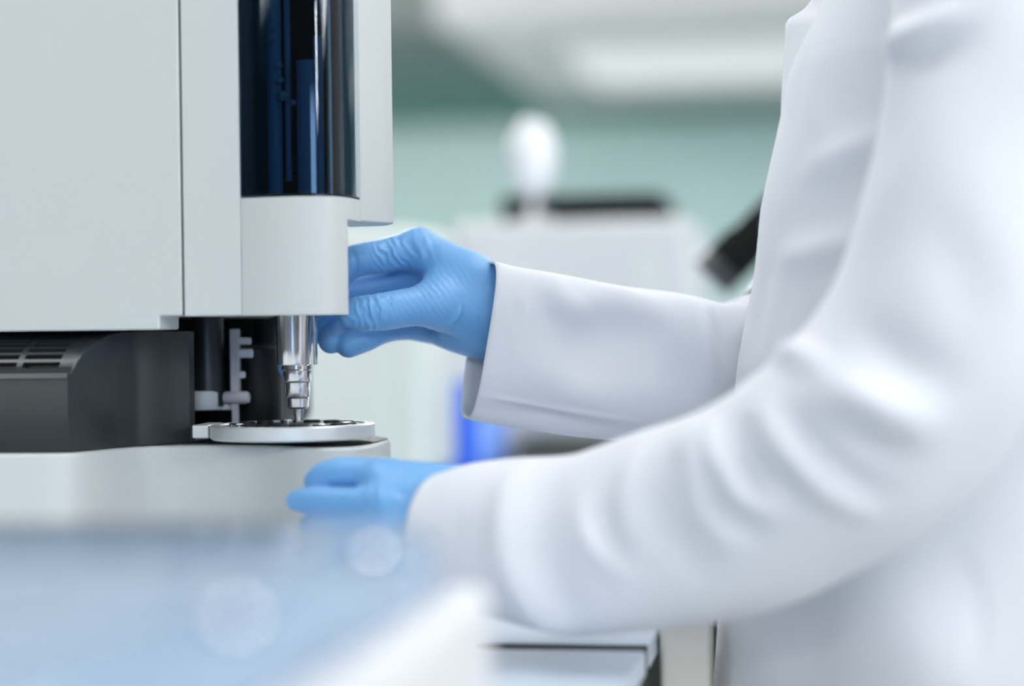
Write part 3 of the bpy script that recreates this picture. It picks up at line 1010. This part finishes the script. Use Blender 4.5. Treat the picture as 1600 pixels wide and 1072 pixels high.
# near sleeve
st = [(686, 832, 1.128, 92, 0.042), (740, 838, 1.118, 112, 0.046), (810, 842, 1.105, 124, 0.050), (930, 850, 1.085, 142, 0.054), (1080, 816, 1.062, 158, 0.056),
      (1230, 752, 1.040, 168, 0.058), (1372, 662, 1.024, 178, 0.060), (1462, 520, 1.020, 172, 0.060), (1512, 330, 1.03, 166, 0.058), (1545, 100, 1.045, 160, 0.056),
      (1560, -150, 1.065, 150, 0.054), (1545, -330, 1.09, 112, 0.05), (1520, -400, 1.14, 80, 0.045)]
rings, C, A, B, q = sleeve(st, 240, 160, 2.25)
me = rings_mesh(rings)
rumple(me, 0.004, 14.0, 9.0)
folds(me, [
    ([(806, 728), (787, 800), (795, 870), (825, 945), (890, 1003)], 0.011, 0.0065),
    ([(858, 745), (838, 820), (848, 900), (890, 965)], 0.013, -0.005),
    ([(918, 765), (903, 815), (925, 865), (985, 915)], 0.007, 0.0036),
    ([(950, 740), (935, 800), (960, 860)], 0.009, -0.0025),
    ([(1003, 695), (981, 745), (968, 800), (990, 865)], 0.008, 0.0034),
    ([(1040, 700), (1026, 770), (1050, 850), (1100, 900)], 0.010, -0.004),
    ([(1080, 660), (1076, 720), (1098, 800), (1155, 862)], 0.0075, 0.0050),
    ([(1100, 740), (1122, 790), (1180, 830)], 0.008, -0.0035),
    ([(1104, 655), (1118, 722), (1159, 777), (1225, 806)], 0.0080, 0.0065),
    ([(1150, 650), (1170, 735), (1230, 782)], 0.0095, -0.0065),
    ([(1180, 630), (1224, 707), (1283, 766), (1370, 812)], 0.0080, 0.0060),
    ([(1225, 640), (1285, 730), (1370, 785)], 0.0095, -0.0050),
    ([(1285, 610), (1345, 632), (1400, 652), (1460, 668)], 0.013, 0.0085),
    ([(1290, 640), (1350, 690), (1420, 715)], 0.010, -0.0045),
    ([(1210, 552), (1240, 553), (1285, 580)], 0.008, 0.005),
    ([(1330, 500), (1400, 560), (1470, 590)], 0.012, -0.0035),
    ([(1390, 72), (1425, 60), (1495, 25)], 0.010, 0.008),
    ([(1405, 98), (1440, 84), (1505, 50)], 0.012, -0.0035),
    ([(1370, 345), (1420, 250), (1490, 120)], 0.016, 0.003),
    ([(1440, 340), (1500, 420), (1540, 520)], 0.018, -0.003),
    ([(1580, 620), (1530, 720), (1450, 800)], 0.02, -0.003),
    ([(722, 745), (706, 830), (716, 930)], 0.003, -0.0012),
], 1.3)
finish('sleeve', with_cuff(me, 240, 160), M['coat'], coat, smooth=180)

# far sleeve
st = [(748, 530, 1.288, 124, 0.030), (790, 540, 1.292, 123, 0.033), (870, 553, 1.302, 122, 0.040), (960, 566, 1.315, 119, 0.046), (1050, 578, 1.330, 119, 0.048),
      (1092, 586, 1.340, 114, 0.05), (1124, 592, 1.348, 97, 0.05), (1150, 592, 1.356, 119, 0.052), (1180, 590, 1.362, 124, 0.052), (1260, 560, 1.385, 140, 0.055), (1350, 420, 1.40, 140, 0.055), (1420, 180, 1.405, 135, 0.055), (1450, -120, 1.40, 130, 0.052), (1462, -260, 1.385, 108, 0.05), (1470, -330, 1.33, 80, 0.045)]
rings, C, A, B, q = sleeve(st, 240, 160, 3.2)
# the cuff slants: lower edge reaches further out and back
t_ = np.linspace(0, 1, len(rings))
w0 = np.clip(1 - t_ / 0.16, 0, 1) ** 1.2
hgt = ((rings - C[:, None]) * A[:, None]).sum(-1)
half = np.abs(hgt).max(1, keepdims=True)
sgn = 1.0 if A[0][2] > 0 else -1.0
up_ = hgt / half * sgn
Tn = np.gradient(C, axis=0); Tn /= np.linalg.norm(Tn, axis=1)[:, None]
rings = rings + Tn[:, None] * (w0[:, None] * up_ * -0.0042)[..., None]
me = rings_mesh(rings)
rumple(me, 0.003, 12.0, 21.0)
folds(me, [
    ([(819, 410), (812, 480), (800, 560), (789, 632)], 0.0014, -0.0011),
    ([(826, 411), (819, 480), (807, 560), (796, 632)], 0.0020, 0.0007),
    ([(740, 624), (800, 633), (880, 645), (1000, 664)], 0.0020, 0.0026),
    ([(740, 644), (800, 652), (880, 664), (1000, 686)], 0.010, -0.005),
    ([(880, 500), (940, 530), (1020, 520), (1085, 540)], 0.026, -0.006),
    ([(862, 435), (885, 470), (915, 490)], 0.009, 0.005),
    ([(905, 470), (960, 460), (1040, 478)], 0.012, 0.004),
    ([(830, 560), (900, 610), (960, 640)], 0.018, 0.004),
    ([(1050, 560), (1090, 600), (1095, 680)], 0.018, -0.005),
    ([(1120, 482), (1136, 510), (1142, 570)], 0.008, -0.009),
    ([(1160, 470), (1150, 520), (1148, 580)], 0.009, 0.007),
    ([(1085, 470), (1110, 520), (1120, 600)], 0.010, 0.004),
], 1.35)
finish('sleeve', with_cuff(me, 240, 160), M['coat'], coat, smooth=180)


# gloves -----------------------------------------------------------------------
def glove(name, chains, palm, kpalm, kfinger, h, wr, fold_specs, pad=0.016):
    pts = np.array([p for ch in chains + palm for p, r in ch])
    fld = Field(pts.min(0) - pad - 0.006, pts.max(0) + pad + 0.006, h)
    body = None
    for ch in palm:
        f = fld.limb(ch)
        body = f if body is None else smin(body, f, kpalm)
    fing = None
    for ch in chains:
        f = fld.limb(ch, 26)
        fing = f if fing is None else smin(fing, f, kfinger)
    f = smin(body, fing, 0.007)
    me = fld.mesh(f, 2)
    V, N = get_co(me), get_no(me)
    D = np.zeros(len(V))
    for (c, rad, dr, lam, amp, wob) in wr:
        dr = np.asarray(dr) / np.linalg.norm(dr)
        dist = np.linalg.norm(V - c, axis=1)
        sel = np.where(dist < rad * 1.8)[0]
        for i in sel:
            v = V[i]
            nz_ = noise.noise(Vector(v * 160)) * wob + noise.noise(Vector(v * 60 + 5)) * wob
            ph = (v @ dr) / lam + nz_
            rdg = 1 - abs(((ph % 1.0) - 0.5) * 2)
            mod = 0.55 + 0.45 * noise.noise(Vector(v * 110 + 9))
            D[i] += amp * math.exp(-(dist[i] / rad) ** 2) * (rdg ** 1.6 - 0.35) * mod * 1.6
    set_co(me, V + N * D[:, None])
    folds(me, fold_specs)
    return me


def ch(*pts):
    return [(P(x, y, d), r / 1000.0) for x, y, d, r in pts]


fingers = [
    ch((652, 389, 1.315, 12.6), (600, 400, 1.309, 11.4), (548, 411, 1.305, 10.6), (512, 450, 1.305, 9.8), (482, 500, 1.303, 9.2), (462, 545, 1.302, 8.8), (452, 574, 1.300, 7.5)),
    ch((640, 432, 1.335, 12.0), (585, 447, 1.333, 10.6), (532, 458, 1.328, 10.0), (510, 490, 1.318, 9.4), (502, 518, 1.308, 8.4)),
    ch((650, 470, 1.340, 12.0), (590, 488, 1.338, 10.2), (548, 500, 1.330, 9.8), (532, 515, 1.312, 9.6), (517, 533, 1.296, 8.2)),
    ch((668, 505, 1.330, 11.2), (625, 511, 1.318, 8.8), (597, 517, 1.308, 8.6), (572, 527, 1.300, 9.2), (545, 539, 1.294, 8.4)),
    ch((745, 492, 1.300, 16.0), (695, 479, 1.291, 14.6), (650, 479, 1.283, 12.6), (598, 487, 1.276, 12.0), (566, 489, 1.275, 11.0), (550, 490, 1.275, 9.8)),
]
palm = [
    ch((860, 490, 1.322, 14), (768, 449, 1.304, 15.5), (705, 416, 1.308, 14.5), (655, 389, 1.316, 13.0)),
    ch((860, 500, 1.322, 16), (768, 480, 1.308, 19), (645, 432, 1.335, 12.5)),
    ch((860, 515, 1.322, 16), (768, 505, 1.310, 18), (655, 470, 1.340, 12.5)),
    ch((860, 535, 1.320, 14), (766, 527, 1.306, 15.0), (715, 519, 1.312, 13.5), (668, 505, 1.328, 11.4)),
    ch((800, 490, 1.303, 16), (745, 492, 1.300, 16.5), (695, 479, 1.292, 14.6)),
    ch((735, 440, 1.303, 14), (700, 450, 1.300, 13.5), (672, 468, 1.292, 11)),
]
wr = [
    (P(575, 487, 1.264), 0.013, RGT * 0.8 + UPV * 0.25, 0.0052, 0.0017, 0.6),
    (P(615, 405, 1.300), 0.013, RGT * 0.75 + UPV * 0.45, 0.0044, 0.0014, 0.5),
    (P(690, 478, 1.277), 0.024, RGT * 0.62 + UPV * 0.45, 0.0036, 0.0006, 0.25),
    (P(640, 395, 1.300), 0.016, RGT * 0.9 + UPV * 0.3, 0.0065, 0.0009, 0.4),
]
fs = [
    ([(553, 392), (557, 412), (553, 436)], 0.0016, -0.0010),
    ([(605, 378), (612, 405), (603, 428)], 0.0020, -0.0009),
    ([(668, 372), (656, 400), (652, 425)], 0.0030, 0.0010),
    ([(645, 372), (636, 400), (636, 430)], 0.0035, -0.0012),
    ([(628, 512), (626, 522), (626, 532)], 0.0013, -0.0010),
    ([(675, 524), (675, 534), (674, 542)], 0.0013, -0.0010),
    ([(665, 514), (690, 522), (720, 536), (750, 546)], 0.0022, -0.0014),
    ([(725, 470), (712, 500), (688, 512)], 0.0016, 0.0008),
    ([(565, 470), (572, 490), (566, 505)], 0.0015, -0.0011),
    ([(584, 466), (592, 488), (588, 508)], 0.0015, -0.0011),
    ([(606, 462), (612, 485), (606, 508)], 0.0016, -0.0009),
]
me = glove('glove', fingers, palm, 0.012, 0.0022, 0.00085, wr, fs)
finish('glove', me, M['glove'], PER, smooth=180)

fingers = [
    ch((602, 750, 1.142, 11.0), (565, 740, 1.150, 9.6), (530, 739, 1.157, 9.1), (506, 745, 1.163, 8.6), (492, 751, 1.168, 6.6)),
    ch((612, 792, 1.124, 11.0), (560, 785, 1.136, 8.6), (520, 783, 1.146, 8.3), (485, 782, 1.156, 7.9), (464, 782, 1.163, 6.4)),
    ch((622, 834, 1.116, 11.0), (570, 826, 1.130, 8.0), (530, 822, 1.144, 7.6), (500, 820, 1.155, 7.2), (482, 820, 1.162, 6.0)),
    ch((640, 874, 1.116, 10.0), (598, 866, 1.130, 7.6), (565, 860, 1.143, 7.2), (540, 856, 1.155, 6.2)),
    ch((690, 770, 1.150, 13), (650, 752, 1.168, 11.5), (610, 746, 1.180, 10), (575, 746, 1.186, 8.0)),
]
palm = [
    ch((770, 778, 1.128, 17), (705, 768, 1.132, 15.5), (650, 756, 1.134, 13.0), (602, 752, 1.140, 11.8)),
    ch((770, 800, 1.124, 17), (705, 800, 1.122, 16), (612, 790, 1.124, 12)),
    ch((770, 830, 1.124, 17), (705, 834, 1.120, 16), (624, 832, 1.118, 11.5)),
    ch((770, 850, 1.126, 17), (705, 866, 1.122, 15), (642, 872, 1.118, 10.5)),
]
wr = [
    (P(690, 850, 1.106), 0.028, RGT * 1.0 - UPV * 0.25, 0.0075, 0.0016, 0.4),
    (P(575, 790, 1.12), 0.015, RGT * 0.9 + UPV * 0.3, 0.006, 0.0006, 0.4),
]
fs = [
    ([(572, 765), (600, 760), (640, 775), (655, 810)], 0.004, -0.0012),
    ([(640, 775), (665, 800), (672, 850)], 0.004, 0.0012),
    ([(655, 775), (650, 810), (640, 850)], 0.004, -0.0012),
]
me = glove('glove', fingers, palm, 0.012, 0.0022, 0.0010, wr, fs)
finish('glove', me, M['glove'], PER, smooth=180)

# the body under the clothes: one continuous figure -----------------------------
sx, sy = tcx + 0.008, tcy
nk = up[-1]
fld = Field((sx - 0.22, sy - 0.26, 0.0), (sx + 0.24, sy + 0.26, 1.82), 0.011)
def bp_(dx, dy, z):
    return np.array([sx + dx, sy + dy, z])
b = fld.chain([(bp_(-0.012, 0, 0.92), 0.090), (bp_(-0.010, 0, 1.10), 0.080), (bp_(0.002, 0, 1.30), 0.070)], 0.05)
for sd in (-1, 1):
    b = smin(b, fld.cone(bp_(-0.012, sd * 0.04, 0.95), bp_(0.0, sd * 0.05, 1.28), 0.080, 0.070), 0.02)
    b = smin(b, fld.cone(bp_(0.01, sd * 0.05, 1.33), bp_(0.015, sd * 0.09, 1.33), 0.045, 0.035), 0.03)
    b = smin(b, fld.chain([(bp_(-0.012, sd * 0.075, 0.88), 0.078), (bp_(0.005, sd * 0.09, 0.48), 0.056), (bp_(0.02, sd * 0.09, 0.10), 0.040)], 0.03), 0.03)
    b = smin(b, fld.chain([(bp_(0.03, sd * 0.09, 0.055), 0.042), (bp_(-0.12, sd * 0.10, 0.035), 0.034)], 0.02), 0.02)
hx = nk[0] - sx - 0.03
b = smin(b, fld.cone(bp_(0.015, 0, 1.33), bp_(hx, 0, nk[2] + 0.09), 0.052, 0.048), 0.03)
hz = nk[2] + 0.16
b = smin(b, fld.ball(bp_(hx - 0.005, 0, hz + 0.02), (0.095, 0.076, 0.105)), 0.02)
b = smin(b, fld.ball(bp_(hx - 0.035, 0, hz - 0.04), (0.06, 0.055, 0.065)), 0.02)
b = smin(b, fld.cone(bp_(hx - 0.095, 0, hz + 0.01), bp_(hx - 0.115, 0, hz - 0.022), 0.010, 0.013), 0.012)
b = smin(b, fld.cone(bp_(hx - 0.083, -0.02, hz - 0.062), bp_(hx - 0.083, 0.02, hz - 0.062), 0.011, 0.011), 0.008)
for sd in (-1, 1):
    b = smin(b, fld.ball(bp_(hx + 0.005, sd * 0.08, hz - 0.005), (0.016, 0.010, 0.030)), 0.006)
body = finish('body', fld.mesh(b, 2), M['skin'], PER, smooth=180)
fl2 = Field((sx + hx - 0.14, sy - 0.12, hz - 0.1), (sx + hx + 0.14, sy + 0.12, hz + 0.16), 0.008)
hr = fl2.ball(bp_(hx + 0.012, 0, hz + 0.035), (0.098, 0.084, 0.102))
hr = np.maximum(hr, -(fl2.ball(bp_(hx - 0.11, 0, hz - 0.02), (0.085, 0.12, 0.10))))
finish('hair', fl2.mesh(hr, 2), M['hair'], PER, smooth=180)
trs = [bp_(0.0, sd * 0.088, 0) for sd in (-1, 1)]
for sd in (-1, 1):
    rr = [(0.082, 0.80), (0.080, 0.70), (0.075, 0.48), (0.066, 0.25), (0.062, 0.11)]
    me = from_bm(lathe_bm([(r, z) for r, z in rr[::-1]], (sx + 0.008, sy + sd * 0.082, 0), n=40))
    finish('trouser_leg', me, M['trouser'], PER, smooth=60)
    bm = bmesh.new()
    prism_bm([(sx + 0.075 - 0.13 + 0.135 * math.cos(a) if math.cos(a) < 0 else sx - 0.055 + 0.135 * math.cos(a), sy + sd * 0.095 + 0.048 * math.sin(a)) for a in np.linspace(0, 2 * np.pi, 32, endpoint=False)], 0.0, 0.085, bm)
    part('shoe', bm, M['white'], PER, bevel=0.02, seg=4)

# =================================================================== FAR BENCH: INSTRUMENTS
# pale grey unit straight behind the hand
dq = 2.25
gx0, gx1 = P(350, 600, dq)[0], P(664, 600, dq)[0]
gy = P(560, 600, dq)[1]
gz = P(600, 356, dq)[2]
t = thing('grey_instrument', 'pale grey boxy instrument on the far bench behind the raised gloved hand', 'laboratory instrument', ((gx0 + gx1) / 2, gy + 0.2, BENCH))
box('housing', (gx0, gy, BENCH + 0.012), (gx1, gy + 0.20, gz), M['grey_unit'], t, bevel=0.014, seg=4)
dr_ = box('door', (gx0 + 0.02, gy - 0.006, BENCH + 0.03), (gx1 - 0.03, gy - 0.0003, gz - 0.03), M['grey_unit'], t, bevel=0.003)
box('handle', (gx0 + 0.03, gy - 0.022, BENCH + 0.10), (gx0 + 0.042, gy - 0.006, BENCH + 0.22), M['steel'], dr_, bevel=0.003)
for fx in (gx0 + 0.03, gx1 - 0.03):
    for fy in (gy + 0.03, gy + 0.17):
        part('foot', lathe_bm([(0.012, BENCH), (0.012, BENCH + 0.0125)], (fx, fy, 0), n=16), M['black'], t)

# white instrument under the oval lamp
dq = 2.6
wx0, wx1 = P(700, 450, dq)[0], P(1083, 450, dq)[0]
wy = P(890, 450, dq)[1]
wz = P(890, 343, dq)[2]
WI = thing('white_instrument', 'white boxy instrument on the far bench with a slot in its front', 'laboratory instrument', ((wx0 + wx1) / 2, wy + 0.2, BENCH))
box('housing', (wx0, wy, BENCH + 0.012), (wx1, wy + 0.34, wz), M['white'], WI, bevel=0.016, seg=4)
sxp = P(1012, 450, dq)[0]
box('front_slot', (sxp - 0.010, wy - 0.0012, wz - 0.19), (sxp + 0.010, wy + 0.003, wz - 0.045), M['grey_unit'], WI, bevel=0.001, label='grey upright slot')
box('front_cover', (wx0 + 0.02, wy - 0.006, BENCH + 0.04), (sxp - 0.03, wy - 0.0003, wz - 0.03), M['white'], WI, bevel=0.003)
for fx in (wx0 + 0.03, wx1 - 0.03):
    for fy in (wy + 0.03, wy + 0.30):
        part('foot', lathe_bm([(0.012, BENCH), (0.012, BENCH + 0.0125)], (fx, fy, 0), n=16), M['black'], WI)
# black unit lying on it
kx0, kx1 = P(785, 320, dq + 0.1)[0], P(1040, 320, dq + 0.1)[0]
kz = P(900, 306, dq + 0.1)[2]
t = thing('black_unit', 'low black unit lying on top of the white boxy instrument', 'laboratory instrument', ((kx0 + kx1) / 2, wy + 0.18, wz))
box('casing', (kx0, wy + 0.07, wz), (kx1, wy + 0.27, kz), M['matt'], t, bevel=0.006)
box('front_strip', (kx0 + 0.02, wy + 0.066, wz + 0.006), (kx1 - 0.02, wy + 0.0698, kz - 0.008), M['matt'], t, bevel=0.001)
# oval lamp
oc = P(825, 243, dq)
t = thing('oval_lamp', 'white oval lamp on a thin stem standing on the white boxy instrument', 'lamp', (oc[0], wy + 0.035, wz))
oy = wy + 0.035
ov = []
for i in range(17):
    a = -math.pi / 2 + math.pi * i / 16
    ov.append((max(0.0, 0.031 * math.cos(a)) if 0 < i < 16 else 0.0, 0.052 * math.sin(a)))
part('lamp_head', lathe_bm(ov, (oc[0], oy, oc[2]), n=40), M['white2'], t)
part('stem', lathe_bm([(0.006, wz + 0.004), (0.006, oc[2] - 0.049)], (oc[0], oy, 0), n=20), M['white'], t)
part('lamp_base', lathe_bm([(0.026, wz), (0.026, wz + 0.004), (0.012, wz + 0.008)], (oc[0], oy, 0), n=32), M['white'], t)

# blue bottle with pale cap
dq = 2.5
bc = P(737, 700, dq)
bz1 = P(737, 608, dq)[2]
t = thing('reagent_bottle', 'bright blue plastic bottle with a pale cap beside the raised white cuff', 'bottle', (bc[0], bc[1], BENCH))
part('bottle_body', lathe_bm([(0.040, BENCH), (0.043, BENCH + 0.004), (0.043, bz1 - 0.016), (0.038, bz1 - 0.004), (0.022, bz1 + 0.006), (0.020, bz1 + 0.010)], (bc[0], bc[1], 0), n=48), M['blue_can'], t)
part('cap', lathe_bm([(0.025, bz1 + 0.010), (0.026, bz1 + 0.012), (0.026, bz1 + 0.040), (0.023, bz1 + 0.043)], (bc[0], bc[1], 0), n=40), M['white2'], t, label='pale screw cap')
bm = bmesh.new()
n = 24
ring0, ring1 = [], []
for i in range(n + 1):
    a = math.radians(-70 + 75 * i / n)
    ring0.append(bm.verts.new((bc[0] + 0.0434 * math.cos(a), bc[1] + 0.0434 * math.sin(a), BENCH + 0.014)))
    ring1.append(bm.verts.new((bc[0] + 0.0434 * math.cos(a), bc[1] + 0.0434 * math.sin(a), bz1 - 0.022)))
for i in range(n):
    bm.faces.new((ring0[i], ring0[i + 1], ring1[i + 1], ring1[i]))
part('bottle_label', bm, M['blue_pale'], t)

# dark tray
dq = 2.42
kx0, kx1 = P(806, 700, dq)[0], P(960, 700, dq)[0]
ky = P(860, 700, dq)[1]
t = thing('instrument_tray', 'flat black tray on the far bench beside the blue bottle', 'tray', ((kx0 + kx1) / 2, ky + 0.05, BENCH))
tz = P(860, 690, dq)[2]
box('tray_floor', (kx0, ky, BENCH), (kx1, ky + 0.16, BENCH + 0.006), M['undark'], t, bevel=0.002)
for lo, hi in (((kx0, ky, BENCH + 0.006), (kx1, ky + 0.006, tz)), ((kx0, ky + 0.154, BENCH + 0.006), (kx1, ky + 0.16, tz)),
               ((kx0, ky + 0.006, BENCH + 0.006), (kx0 + 0.006, ky + 0.154, tz)), ((kx1 - 0.006, ky + 0.006, BENCH + 0.006), (kx1, ky + 0.154, tz))):
    box('tray_wall', lo, hi, M['undark'], t, bevel=0.001)

# microscope
dq = 1.95
e0, e1 = P(1118, 428, dq), P(1225, 322, dq)
my = e0[1]
mx = P(1270, 450, dq)[0]
t = thing('microscope', 'microscope with a slanted black eyepiece beside the white coat on the far bench', 'microscope', (mx, my, BENCH))
ax = (e1 - e0) / np.linalg.norm(e1 - e0)
L = np.linalg.norm(e1 - e0)
ep = part('eyepiece', lathe_bm([(0.017, -0.002), (0.0215, 0.0), (0.0225, 0.006), (0.0225, 0.040), (0.020, 0.044), (0.020, L)], e0, axis=ax, n=40), M['matt'], t, label='slanted black eyepiece tube')
part('eyecup', lathe_bm([(0.0225, -0.006), (0.0235, 0.006), (0.0235, 0.012)], e0, axis=ax, n=40), M['casing_dark'], ep)
hd = P(1255, 345, dq)
part('head', lathe_bm([(0.030, -0.035), (0.036, -0.02), (0.036, 0.03), (0.028, 0.045)], hd, axis=ax, n=32), M['white'], t)
box('arm', (mx + 0.02, my - 0.03, BENCH + 0.03), (mx + 0.07, my + 0.03, hd[2] + 0.03), M['white'], t, bevel=0.012, seg=3)
box('stand_base', (mx - 0.10, my - 0.07, BENCH), (mx + 0.08, my + 0.07, BENCH + 0.03), M['white'], t, bevel=0.008, seg=3)
sz = P(1150, 470, dq)[2]
box('stage', (P(1122, 470, dq)[0], my - 0.06, sz - 0.016), (mx + 0.025, my + 0.06, sz), M['white'], t, bevel=0.004)
part('objective', lathe_bm([(0.008, sz + 0.004), (0.012, sz + 0.02), (0.016, hd[2] - 0.03), (0.022, hd[2] - 0.015)], (hd[0], my, 0), n=24), M['steel'], t)
part('focus_knob', lathe_bm([(0.018, -0.036), (0.02, -0.034), (0.02, -0.0305), (0.018, -0.030)], (mx + 0.045, my, BENCH + 0.08), axis=(0, 1, 0), n=28), M['black'], t)

# =================================================================== LIGHT AND CAMERA
w = bpy.data.worlds.new('daylight')
scene.world = w
w.use_nodes = True
bg = w.node_tree.nodes['Background']
bg.inputs[0].default_value = (0.80, 0.90, 1.0, 1)
bg.inputs[1].default_value = 1.2


def area(name, loc, target, sx_, sy_, power, col):
    l = bpy.data.lights.new(name, 'AREA')
    l.shape = 'RECTANGLE'
    l.size, l.size_y = sx_, sy_
    l.energy = power
    l.color = col
    o = bpy.data.objects.new(name, l)
    COL.objects.link(o)
    o.location = loc
    o.rotation_euler = (Vector(target) - Vector(loc)).to_track_quat('-Z', 'Y').to_euler()
    return o


area('window_fill', (XR - 0.02, -0.5, 2.38), (XR - 3, -0.1, 1.5), 5.0, 0.56, 155, (0.97, 0.98, 1.0))  # added light from the right, placed to reach coat and machine flank
area('window_fill', (-0.2, YF + 0.02, 2.43), (-0.2, YF + 3, 1.5), 8.0, 0.46, 54, (1.0, 0.99, 0.95))  # added front fill, set high and out of the pane's reflection
area('pane_reflection_light', (1.25, YF + 0.02, 2.0), (1.25, YF + 3, 2.0), 0.20, 0.60, 18, (0.86, 0.92, 1.0))  # added panel, mirrored as the bright streak in the smoked pane
area('pane_reflection_light', (0.55, YF + 0.02, 1.45), (0.55, YF + 3, 1.45), 0.55, 0.55, 9.0, (0.35, 0.60, 1.0))  # added blue panel, mirrored as a bluish band in the smoked pane

cam = bpy.data.cameras.new('camera')
co = bpy.data.objects.new('camera', cam)
COL.objects.link(co)
R3 = Matrix((RGT, UPV, -FWD)).transposed()
co.matrix_world = Matrix.Translation(Vector(EYE)) @ R3.to_4x4()
cam.sensor_width = 36
cam.lens = F / 1600 * 36
cam.clip_start = 0.02
cam.dof.use_dof = True
cam.dof.focus_distance = 1.262
cam.dof.aperture_fstop = 2.0
scene.camera = co

vs = scene.view_settings
vs.view_transform = 'Standard'
vs.look = 'None'
vs.gamma = 1
vs.use_curve_mapping = False
vs.exposure = 0.0
